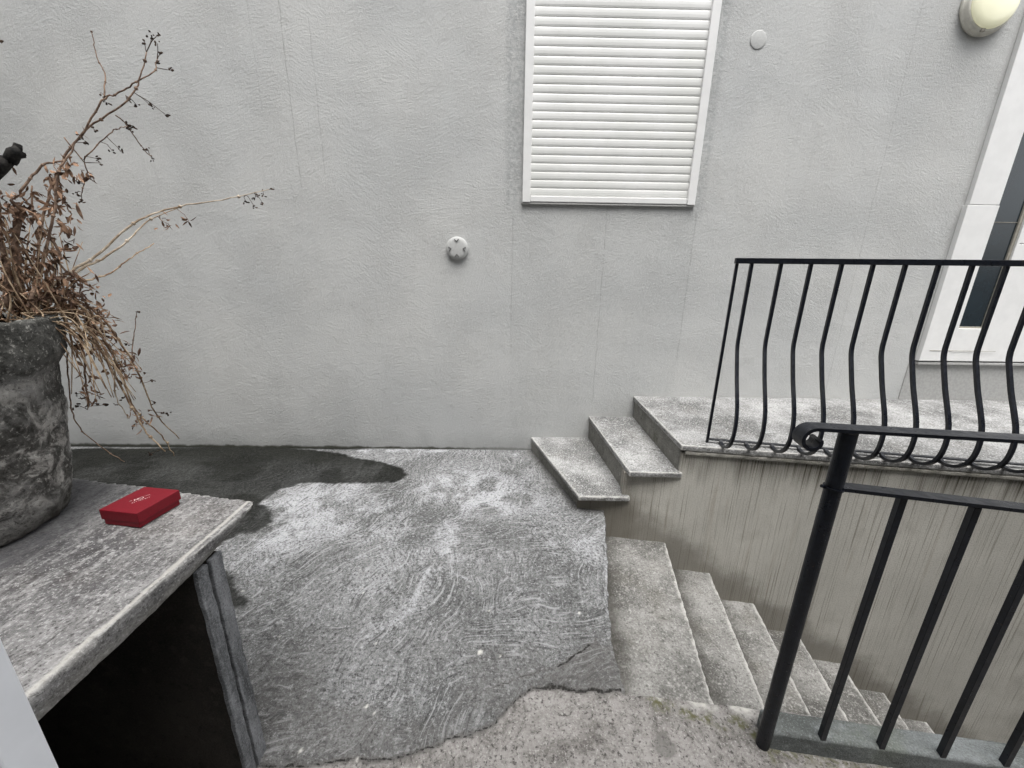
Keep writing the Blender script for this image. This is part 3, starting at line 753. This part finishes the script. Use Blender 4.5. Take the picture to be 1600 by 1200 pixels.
# round fittings on the wall
lamp = empty("wall_lamp", (2.825, WY, 2.93), label="round bulkhead lamp with a yellowish lens on the grey wall above the door side", cat="lamp")
bm = bmesh.new(); lathe(bm, [(.150, 0), (.158, .003), (.160, .018), (.157, .022), (.152, .024), (.152, .040), (.148, .046), (.143, .048), (.10, .047)], seg=72, axis='Y')
obj("housing", bm, LAMPW, lamp, smooth=True)
bm = bmesh.new(); lathe(bm, [(.139, .046), (.138, .054), (.130, .063), (.10, .070), (.07, .074), (.035, .076), (.004, .077)], seg=72, axis='Y')
obj("lens", bm, LENS, lamp, smooth=True)
for a_ in (-100, 20, 140):
    bm = bmesh.new(); cx_, cz_ = .147 * math.cos(rad(a_)), .147 * math.sin(rad(a_))
    box(bm, cx_ - .012, cx_ + .012, -.053, -.04, cz_ - .008, cz_ + .008, .003)
    obj("clip", bm, BEIGE, lamp)

vent = empty("vent_cap", (-.355, WY, 1.513), label="small round grey plastic vent cap with notches, low on the wall left of the window", cat="vent cap")
bm = bmesh.new(); lathe(bm, [(.070, 0), (.074, .004), (.074, .020), (.070, .026), (.050, .029), (.004, .030)], seg=48, axis='Y')
obj("cap", bm, VENTM, vent, smooth=True)
DARKSLOT = mat_plain("slot_shadow_gap", (0.16, 0.16, 0.16), .9, .1)
for a_ in (92, 187, 268, 353):
    bm = bmesh.new()
    c_, s_ = math.cos(rad(a_)), math.sin(rad(a_))
    for sgn in (-1, 1):
        p = [(.040, 0), (.058, sgn * .014)]
        pts = [(c_ * u - s_ * v, -.0300, s_ * u + c_ * v) for u, v in p]
        sweep_rect(bm, pts, (0, 1, 0), .006, .0045)
    obj("notch", bm, DARKSLOT, vent)
bm = bmesh.new(); lathe(bm, [(.048, 0), (.049, .002), (.047, .004), (.044, .0048), (.004, .005)], seg=48, axis='Y')
o = obj("cover_plate", bm, VENTM, smooth=True, loc=(1.493, WY, 2.735), label="flat round cover plate painted over, on the wall right of the shuttered window", cat="cover plate")

# ================================================================ landing and its steps
def slab(name, poly, z0, z1, m, amp=.003, vox=.007, **k):
    bm = bmesh.new(); plan_prism(bm, poly, z0, z1)
    o = obj(name, bm, m, **k); weather(o, vox, amp, .05, amp * .5, .012); return o
BK = 2.798
ly = lambda x, off=0.0: wall_y(x) + off
slab("landing_slab", [(.966, BK), (.958, ly(.96, -.015)), (4.6, ly(4.6, -.015)), (4.6, BK)], LZ - .034, LZ, LANDING, kind="structure")
slab("landing_core", [(.976, BK), (.968, ly(.968, .02)), (4.6, ly(4.6, .02)), (4.6, BK)], -.2, LZ - .035, CORE, kind="structure")
slab("step_tread", [(.634, BK), (.690, 1.925), (.985, 1.915), (.985, BK)], .296 - .034, .296, LANDING, kind="structure")
slab("step_core", [(.640, BK), (.700, 1.990), (.985, 1.985), (.985, BK)], -.15, .296 - .035, CORE, kind="structure")
slab("step_tread", [(.190, BK), (.422, 1.956), (.72, 1.950), (.72, BK)], .118 - .032, .118, LANDING, kind="structure")
slab("step_core", [(.196, BK), (.436, 2.035), (.72, 2.01), (.72, BK)], -.15, .118 - .033, CORE, kind="structure")
bm = bmesh.new()
sweep_rect(bm, [(.985, ly(.985, .0), LZ - .048), (4.6, ly(4.6, .0), LZ - .048)], (0, 0, 1), .026, .026)
o = obj("slab_lip", bm, FASCIA, kind="structure"); weather(o, .006, .003, .04)

# retaining wall below, its top following the steps
bm = bmesh.new()
prof = [(-.53, -3.0 - LZ), (4.0, -3.0 - LZ), (4.0, -.056), (.02, -.056), (.02, -.205), (-.275, -.205), (-.275, -.384), (-.53, -.384)]
fr = [(x, 0, z) for x, z in prof]; bk = [(x, .2, z) for x, z in prof]
prism(bm, fr, bk)
o = obj("retaining_wall", bm, RETAIN, loc=(WP.x, WP.y, LZ), rz=WANG, label="rain-streaked beige retaining wall under the landing, beside the descending stairs", cat="wall")

# ================================================================ descending stairs
nx_ = [.955 + .274 * i for i in range(10)]; nz_ = [-.178 - .1795 * i for i in range(10)]
prof = [(.50, nz_[0])]
for i in range(10):
    prof.append((nx_[i] + .004, nz_[i]))
    prof.append((nx_[i] - .010, nz_[i] - .179 if i < 9 else -2.6))
prof.append((.5, -2.6))
bm = bmesh.new()
def stair_pt(x, z, y0):
    # nosings run square to the retaining wall
    yw = wall_y(x) + .04; t = yw - y0
    return (x - .19 * t + .006, y0, z)
f = [bm.verts.new((x + .005, wall_y(x) + .04, z)) for x, z in prof]
g = [bm.verts.new((x - .19 * .98, wall_y(x) + .04 - .98 - .10 * 0, z)) for x, z in prof]
bm.faces.new(f); bm.faces.new(g[::-1])
n = len(prof)
for i in range(n): bm.faces.new((f[i], g[i], g[(i + 1) % n], f[(i + 1) % n]))
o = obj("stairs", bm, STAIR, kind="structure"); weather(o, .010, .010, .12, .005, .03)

# ================================================================ curb with the near railing
curb_a = Vector((.792, .803, 0)); CD = Vector((1, -.135, 0)).normalized(); CANG = math.atan2(-.135, 1)
bm = bmesh.new(); box(bm, 0, 2.6, 0, .068, -.35, .055, .006)
o = obj("curb", bm, CURB, loc=curb_a, rz=CANG, label="narrow grey concrete curb carrying the near railing above the stairwell", cat="curb"); weather(o, .005, .003, .05, .0015, .012)

nr = empty("railing", (.787, .813, 0), CANG, label="near black iron railing with a scrolled handrail end and straight bars on the curb", cat="railing")
# local frame: x along the rail
bm = bmesh.new(); tube(bm, [(0, 0, -.012), (0, 0, .3), (0, 0, .7), (0, 0, 1.012)], .0182, sides=24)
obj("post", bm, IRON, nr, smooth=False)
bm = bmesh.new()
path = []
cxs, czs = -.078, .990
for k in range(0, 30):                       # scroll curls down and in at the free end
    a_ = rad(-90 - 60 + k * 390 / 29 * 1.0)
    r_ = .006 + .0185 * k / 29
    path.append((cxs + r_ * math.cos(-a_), 0, czs + r_ * math.sin(-a_) * 1.0))
path = [(cxs + (.006 + .017 * k / 34) * math.cos(rad(-300 + 390 - k * 390 / 34 + 0) * 1.0), 0, czs + (.006 + .017 * k / 34) * math.sin(rad(480 - k * 390 / 34))) for k in range(35)]
path = []
for k in range(40):
    t = k / 39
    a_ = rad(-330 + 60) + rad(0)
    ang = rad(90) + (1 - t) * rad(285)       # ends at the top of the circle, heading +x
    r_ = .013 + .017 * t
    path.append((cxs + r_ * math.cos(ang), 0, czs + r_ * math.sin(ang)))
path += [(cxs + .03, 0, czs + .0301), (0, 0, czs + .030), (2.5, 0, czs + .027)]
sweep_rect(bm, path, (0, 1, 0), .040, .008)
obj("handrail", bm, IRON, nr)
bm = bmesh.new(); sweep_rect(bm, [(.010, 0, .872), (.7, 0, .836), (2.5, 0, .80)], (0, 1, 0), .034, .009)
obj("lower_rail", bm, IRON, nr)
bm = bmesh.new(); tube(bm, [(0, 0, .866), (0, 0, .871)], .0215, sides=24); tube(bm, [(-.020, -.002, .868), (-.030, -.004, .872)], .004, sides=10)
obj("collar", bm, IRON, nr)
for i in range(14):
    x_ = .152 + .1565 * i
    zt = .866 - .045 * (x_ / .7) if x_ < .7 else .832 - .02 * (x_ - .7)
    bm = bmesh.new(); box(bm, x_ - .0078, x_ + .0078, -.0078, .0078, .045, max(.79, zt), .001, 1)
    obj("baluster", bm, IRON, nr)

# ================================================================ upper railing with bellied bars
UA = Vector((1.113, 1.955, 0)); UANG = math.atan2(-.187, 1)
ur = empty("railing", (UA.x, UA.y, LZ), UANG, label="far black iron railing with bellied bars standing on the landing edge", cat="railing")
top = .962
bm = bmesh.new(); box(bm, -.010, 3.2, -.013, .013, top - .012, top + .014, .002)
obj("top_rail", bm, IRON, ur)
bm = bmesh.new(); box(bm, 0, 3.2, -.010, .010, .018, .025, .001, 1)
obj("bottom_rail", bm, IRON, ur)
bm = bmesh.new(); box(bm, -.0065, .0065, -.0065, .0065, -.012, top - .012, .001, 1)
obj("end_post", bm, IRON, ur)
bar = [(0, top - .012), (0, .80), (0, .64), (-.001, .575), (-.008, .535), (-.028, .485), (-.067, .395), (-.105, .32), (-.138, .25), (-.154, .19), (-.157, .14), (-.151, .095), (-.134, .056), (-.104, .028), (-.072, .012), (-.042, .006), (-.018, .010), (0, .021)]
first = None
for i in range(24):
    x_ = .066 + .1293 * i
    if first is None:
        bm = bmesh.new(); pth = [(0, d, z) for d, z in bar]
        pth = pth[:3] + catmull(pth[3:], 3)
        sweep_rect(bm, pth, (1, 0, 0), .0145, .0145)
        first = obj("baluster", bm, IRON, ur, loc=(x_, 0, 0))
    else:
        c_ = first.copy(); COL.objects.link(c_); c_.parent = ur; c_.location = (x_, 0, 0)

# ================================================================ concrete table
tab = empty("table", (-.95, .5, 0), label="weathered concrete slab table on double uprights, holding the pot and the red box", cat="table")
TL = lambda x, y: (x + .95, y - .5)
topo = [(-.697, -.30), (-.690, .3), (-.684, .62), (-.674, .86), (-.668, .900), (-.682, .918), (-.735, .922), (-1.0, .975), (-1.9, 1.14), (-1.9, -.30)]
boto = [(-.703, -.30), (-.697, .3), (-.696, .60), (-.702, .74), (-.712, .80), (-.735, .86), (-.775, .905), (-1.0, .965), (-1.9, 1.13), (-1.9, -.30)]
bm = bmesh.new()
prism(bm, [(*TL(x, y), .692) for x, y in boto], [(*TL(x, y), .750) for x, y in topo])
o = obj("tabletop", bm, TABLE, tab); weather(o, .006, .006, .10, .004, .02)
# double upright at the far end (two leaves with a gap between), dark blockwork behind it and at the back, near end added to block light
for y0, y1, x1 in ((.754, .790, -.690), (.714, .745, -.690)):
    bm = bmesh.new(); box(bm, -.701 + .95, x1 + .95, y0 - .5, y1 - .5, -.02, .694, .0015)
    bmesh.ops.subdivide_edges(bm, edges=[e for e in bm.edges if e.calc_length() > .3], cuts=60, use_grid_fill=True)
    for v in bm.verts:
        v.co.x += mnoise.noise(Vector((v.co.z * 30, y0 * 50, 0))) * .0022; v.co.y += mnoise.noise(Vector((v.co.z * 22, y0 * 70, 5))) * .0022
    obj("leg", bm, LEGM, tab)
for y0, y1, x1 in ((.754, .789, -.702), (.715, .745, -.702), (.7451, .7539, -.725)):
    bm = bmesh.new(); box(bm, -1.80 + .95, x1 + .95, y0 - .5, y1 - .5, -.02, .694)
    obj("side_panel", bm, SHADED, tab)
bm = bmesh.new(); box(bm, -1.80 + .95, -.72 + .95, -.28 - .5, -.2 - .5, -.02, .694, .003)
obj("side_panel", bm, SHADED, tab)  # closes the near end to keep daylight out of the hollow
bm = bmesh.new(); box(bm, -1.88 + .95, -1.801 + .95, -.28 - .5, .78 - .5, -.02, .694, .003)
obj("back_panel", bm, SHADED, tab)
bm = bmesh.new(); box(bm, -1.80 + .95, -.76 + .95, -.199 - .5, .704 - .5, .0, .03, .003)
obj("base_slab", bm, SHADED, tab)

# ================================================================ pot
POTC = (-1.283, .772)
pot = empty("plant_pot", (POTC[0], POTC[1], .748), label="large mossy grey concrete plant pot standing on the table", cat="plant pot")
bm = bmesh.new()
lathe(bm, [(.155, .0), (.182, .012), (.194, .05), (.206, .12), (.218, .20), (.228, .27), (.234, .325), (.240, .365), (.246, .380), (.256, .394), (.261, .412), (.261, .450), (.258, .484), (.255, .489), (.225, .489), (.218, .480), (.215, .44), (.21, .40)], seg=72)
o = obj("body", bm, POT, pot); weather(o, .006, .018, .09, .010, .022)
bm = bmesh.new(); lathe(bm, [(.02, .40), (.19, .41), (.214, .455), (.15, .468), (.07, .478), (.004, .476)], seg=40)
o = obj("soil", bm, SOIL, pot); weather(o, .007, .03, .03)

# ================================================================ dried plant
PO = Vector((-1.12, .93, 1.22))
plant = empty("dried_plant", PO, label="dead brown plant with long dry stems drooping from the pot", cat="plant")
SR = dict(a=(.0035, .0012), a2=(.0021, .0011), a3=(.0017, .0009), b=(.0034, .0017), c=(.0026, .0019), d=(.0040, .001), e=(.0038, .0012), f=(.0022, .0012), g=(.0014, .001),
          g2=(.0014, .001), h=(.003, .0014), i=(.0034, .0014), j=(.0042, .0016), k=(.004, .0012), l=(.0022, .001), m=(.009, .005), n=(.004, .0015), o=(.003, .0015), p=(.002, .0012),
          q=(.004, .002), r=(.007, .003), s=(.0014, .001), t=(.002, .001), u=(.0014, .0009), v=(.004, .002))
STRAWK = set("dehijlf")
jit = lambda s: Vector((rnd.gauss(0, s), rnd.gauss(0, s), rnd.gauss(0, s)))
dense = {}
for k, pts in STEMS.items():
    p = [Vector(q) - PO for q in pts]
    c = catmull([q + (jit(.003) if 0 < i < len(p) - 1 else Vector()) for i, q in enumerate(p)], 6)
    c = [q + jit(.0008) for q in c]
    dense[k] = c
    bm = bmesh.new(); tube(bm, c, *SR[k], sides=7)
    for q in c[4::7]:                         # leaf joints
        bmesh.ops.create_icosphere(bm, subdivisions=1, radius=SR[k][0] * 1.1 + .0008, matrix=Matrix.Translation(q))
    obj("stem", bm, PALE if k in 'del' else STRAW if k in STRAWK else BROWN, plant, smooth=True)
bm = bmesh.new()
brp = [Vector(q) - PO for q in BR]
for q0, q1, r0, r1 in ((brp[0], brp[2], .010, .011), (brp[2], brp[4], .011, .012)):
    tube(bm, [q0 + (q1 - q0) * t + jit(.002) for t in (0, .3, .6, 1)], r0, r1, 9)
tube(bm, [brp[3], brp[3] + Vector((.012, 0, -.004))], .007, .006, 8)
tube(bm, [brp[3], brp[3] + Vector((.008, 0, .016))], .008, .006, 8)
tube(bm, [Vector((-.06, -.02, 0)), Vector((-.10, -.03, .1)), brp[0]], .012, .010, 9)
obj("burnt_branch", bm, CHAR, plant, smooth=True)
# seed heads
SEEDC = {}
for q in SEEDS:
    bm = bmesh.new()
    q = Vector(q) - PO; ax = jit(1).normalized()
    n_ = rnd.choice((3, 4, 5))
    for s in range(n_):
        o_ = q + jit(.0030)
        bmesh.ops.create_icosphere(bm, subdivisions=1, radius=rnd.uniform(.0014, .0027), matrix=Matrix.Translation(o_) @ Matrix.Rotation(rnd.uniform(0, 3), 4, 'X') @ Matrix.Rotation(rnd.uniform(0, 3), 4, 'Y') @ Matrix.Diagonal((1, 1, rnd.uniform(1.2, 2.6), 1)))
    # a hair-thin stalk to the nearest stem
    best = min((c for cc in dense.values() for c in cc), key=lambda c: (c - q).length)
    if (best - q).length < .12: tube(bm, [q, (q + best) / 2 + Vector((0, 0, .004)) + jit(.003), best], .0007, .0009, 5)
    obj("seed_head", bm, SEED, plant)
# leaves: small curled blades
bm = bmesh.new()
def leaf(p, L, w, d=None, curl=None):
    d = (d or jit(1)).normalized(); s = d.orthogonal().normalized()
    s = Matrix.Rotation(rnd.uniform(0, 6.28), 3, d) @ s
    nrm = d.cross(s); curl = rnd.uniform(-.5, .5) if curl is None else curl
    prev = None
    for i, ww in enumerate((.15, .8, 1.0, .7, .1)):
        t = i / 4
        c = p + d * (L * t) + nrm * (curl * L * t * t)
        row = [bm.verts.new(c - s * (w * ww) + nrm * (w * .5 * ww)), bm.verts.new(c), bm.verts.new(c + s * (w * ww) + nrm * (w * .5 * ww))]
        if prev:
            for a_ in range(2): bm.faces.new((prev[a_], prev[a_ + 1], row[a_ + 1], row[a_]))
        prev = row
CR = [(.046, 90)] + [(.034, 20)] * 6 + [(.036, 34)] * 4 + [(.022, 16), (.022, 14), (.016, 14), (.018, 12), (.020, 12), (.022, 12), (.022, 12), (.026, 18), (.03, 26), (.034, 34), (.034, 34), (.034, 34), (.03, 22), (.014, 10), (.016, 9), (.007, 4), (.008, 5), (.022, 9), (.018, 9)]
CR = (CR + [(.02, 12)] * 40)[:len(CL)]
down = Vector((0, 0, -1))
for (q, (r_, n_)) in zip(CL, CR):
    q = Vector(q) - PO
    best = min((c for cc in dense.values() for c in cc), key=lambda c: (c - q).length)
    if .015 < (best - q).length < .2: tube(bm, [best, (q + best) / 2 + jit(.003), q], .0008, .0007, 5)
    for s in range(int(n_ * 1.35)):
        leaf(q + jit(r_ * .55), rnd.uniform(.010, .026), rnd.uniform(.0018, .0048), down * rnd.uniform(0, 1.4) + jit(.8))
for k, dn in (("b", 30), ("n", 40), ("m", 60), ("v", 60), ("i", 36), ("j", 30), ("k", 42), ("h", 30), ("r", 50), ("q", 50), ("a", 34), ("o", 14), ("t", 18)):
    cc = dense[k]
    for s in range(dn):
        t = rnd.random() ** 1.5
        q = cc[int(t * (len(cc) - 1) * (.62 if k in "ahij" else 1))]
        leaf(q + jit(.007), rnd.uniform(.008, .024), rnd.uniform(.0015, .004), down + jit(.7))
# two hanging leaves on the long stems and a few pods
for q, L in (((-1.07, 1.0, 1.555), .05), ((-1.045, 1.02, 1.50), .04), ((-1.08, 1.0, 1.46), .045)):
    leaf(Vector(q) - PO, L, .007, Vector((.25, 0, -1)), .1)
obj("foliage", bm, LEAF, plant, kind="stuff")
bm = bmesh.new()
roots = [c[0] for k, c in dense.items() if k in "abdehijkmnqv"]
for s in range(90):
    q0 = rnd.choice(roots) + jit(.02); q0.z = rnd.uniform(-.01, .03)
    u = rnd.random()
    if u < .45:   # arching over the rim to the right
        e = Vector((rnd.uniform(.03, .13), rnd.uniform(-.02, .10), rnd.uniform(-.22, .02)))
        mid_ = (q0 + e) / 2 + Vector((.02, 0, rnd.uniform(.02, .06)))
    else:
        e = q0 + Vector((rnd.gauss(0, .05), rnd.gauss(0, .04), rnd.uniform(.04, .22)))
        mid_ = (q0 + e) / 2 + jit(.012)
    tube(bm, catmull([q0, mid_, e], 5), rnd.uniform(.0012, .0026), .0008, 5)
obj("twigs", bm, STRAW, plant, smooth=True, kind="stuff")

# ================================================================ red box
bx = empty("gift_box", (-.916, .853, .752), rad(-8), label="small red cardboard box with a silver emblem lying on the table", cat="box")
bm = bmesh.new(); box(bm, -.048, .049, -.051, .049, .0, .030, .001, 1)
obj("base", bm, RED, bx)
bm = bmesh.new(); box(bm, -.0525, .0525, -.0525, .0525, .014, .0405, .0012, 2)
lid = obj("lid", bm, RED, bx)
bm = bmesh.new()
def stroke(pts, w=.0011):
    for p, q in zip(pts, pts[1:]):
        p = Vector((*p, 0)); q = Vector((*q, 0)); d = (q - p).normalized(); n_ = Vector((-d.y, d.x, 0)) * w / 2
        zz = .0408
        v = [bm.verts.new((a_.x, a_.y, zz)) for a_ in (p - n_, q - n_, q + n_, p + n_)]
        bm.faces.new(v)
stroke([(-.010, .002), (-.010, .012), (-.004, .004), (-.004, .012)], .0013)
stroke([(.002 + .005 * math.cos(t * .7), .007 + .005 * math.sin(t * .7)) for t in range(10)], .0013)
stroke([(-.019, .010), (-.014, .010)]); stroke([(.010, .010), (.020, .010)])
for i in range(9):
    x_ = -.017 + i * .0040
    stroke([(x_, -.006), (x_, -.0028)] if i % 3 else [(x_, -.006), (x_ + .0016, -.0028)], .0008); stroke([(x_, -.0028 - .0014 * (i % 2)), (x_ + .0022, -.0028 - .0014 * (i % 2))], .0008)
# emblem reads along the box towards the stairs
o = obj("emblem", bm, LOGO, lid, rz=rad(62))

# ================================================================ white door leaf edge beside the viewer
dl = empty("door_leaf", (-.30, .168, 0), label="white painted door edge close to the viewer at the lower left corner", cat="door")
bm = bmesh.new(); box(bm, -.62, 0, -.008, .013, 0, 1.22, .0015)
obj("leaf", bm, DOORW, dl)

# ================================================================ unseen walls added behind and beside the viewer to dim the light
OUTER = mat_concrete("outer_render", (0.17, 0.17, 0.165), (0.24, 0.24, 0.235), grain=.2)
bm = bmesh.new(); box(bm, -4.9, 6.5, -1.6, -1.3, -3.0, 5.2)
obj("building", bm, OUTER, label="plain grey building added behind the viewer, out of view, to block low sky light", cat="building")
bm = bmesh.new(); box(bm, -4.15, -3.85, -1.29, 2.79, -.2, 5.8)
obj("unseen_shade_wall", bm, OUTER, label="tall grey wall added out of view on the left to shade the courtyard", cat="wall")
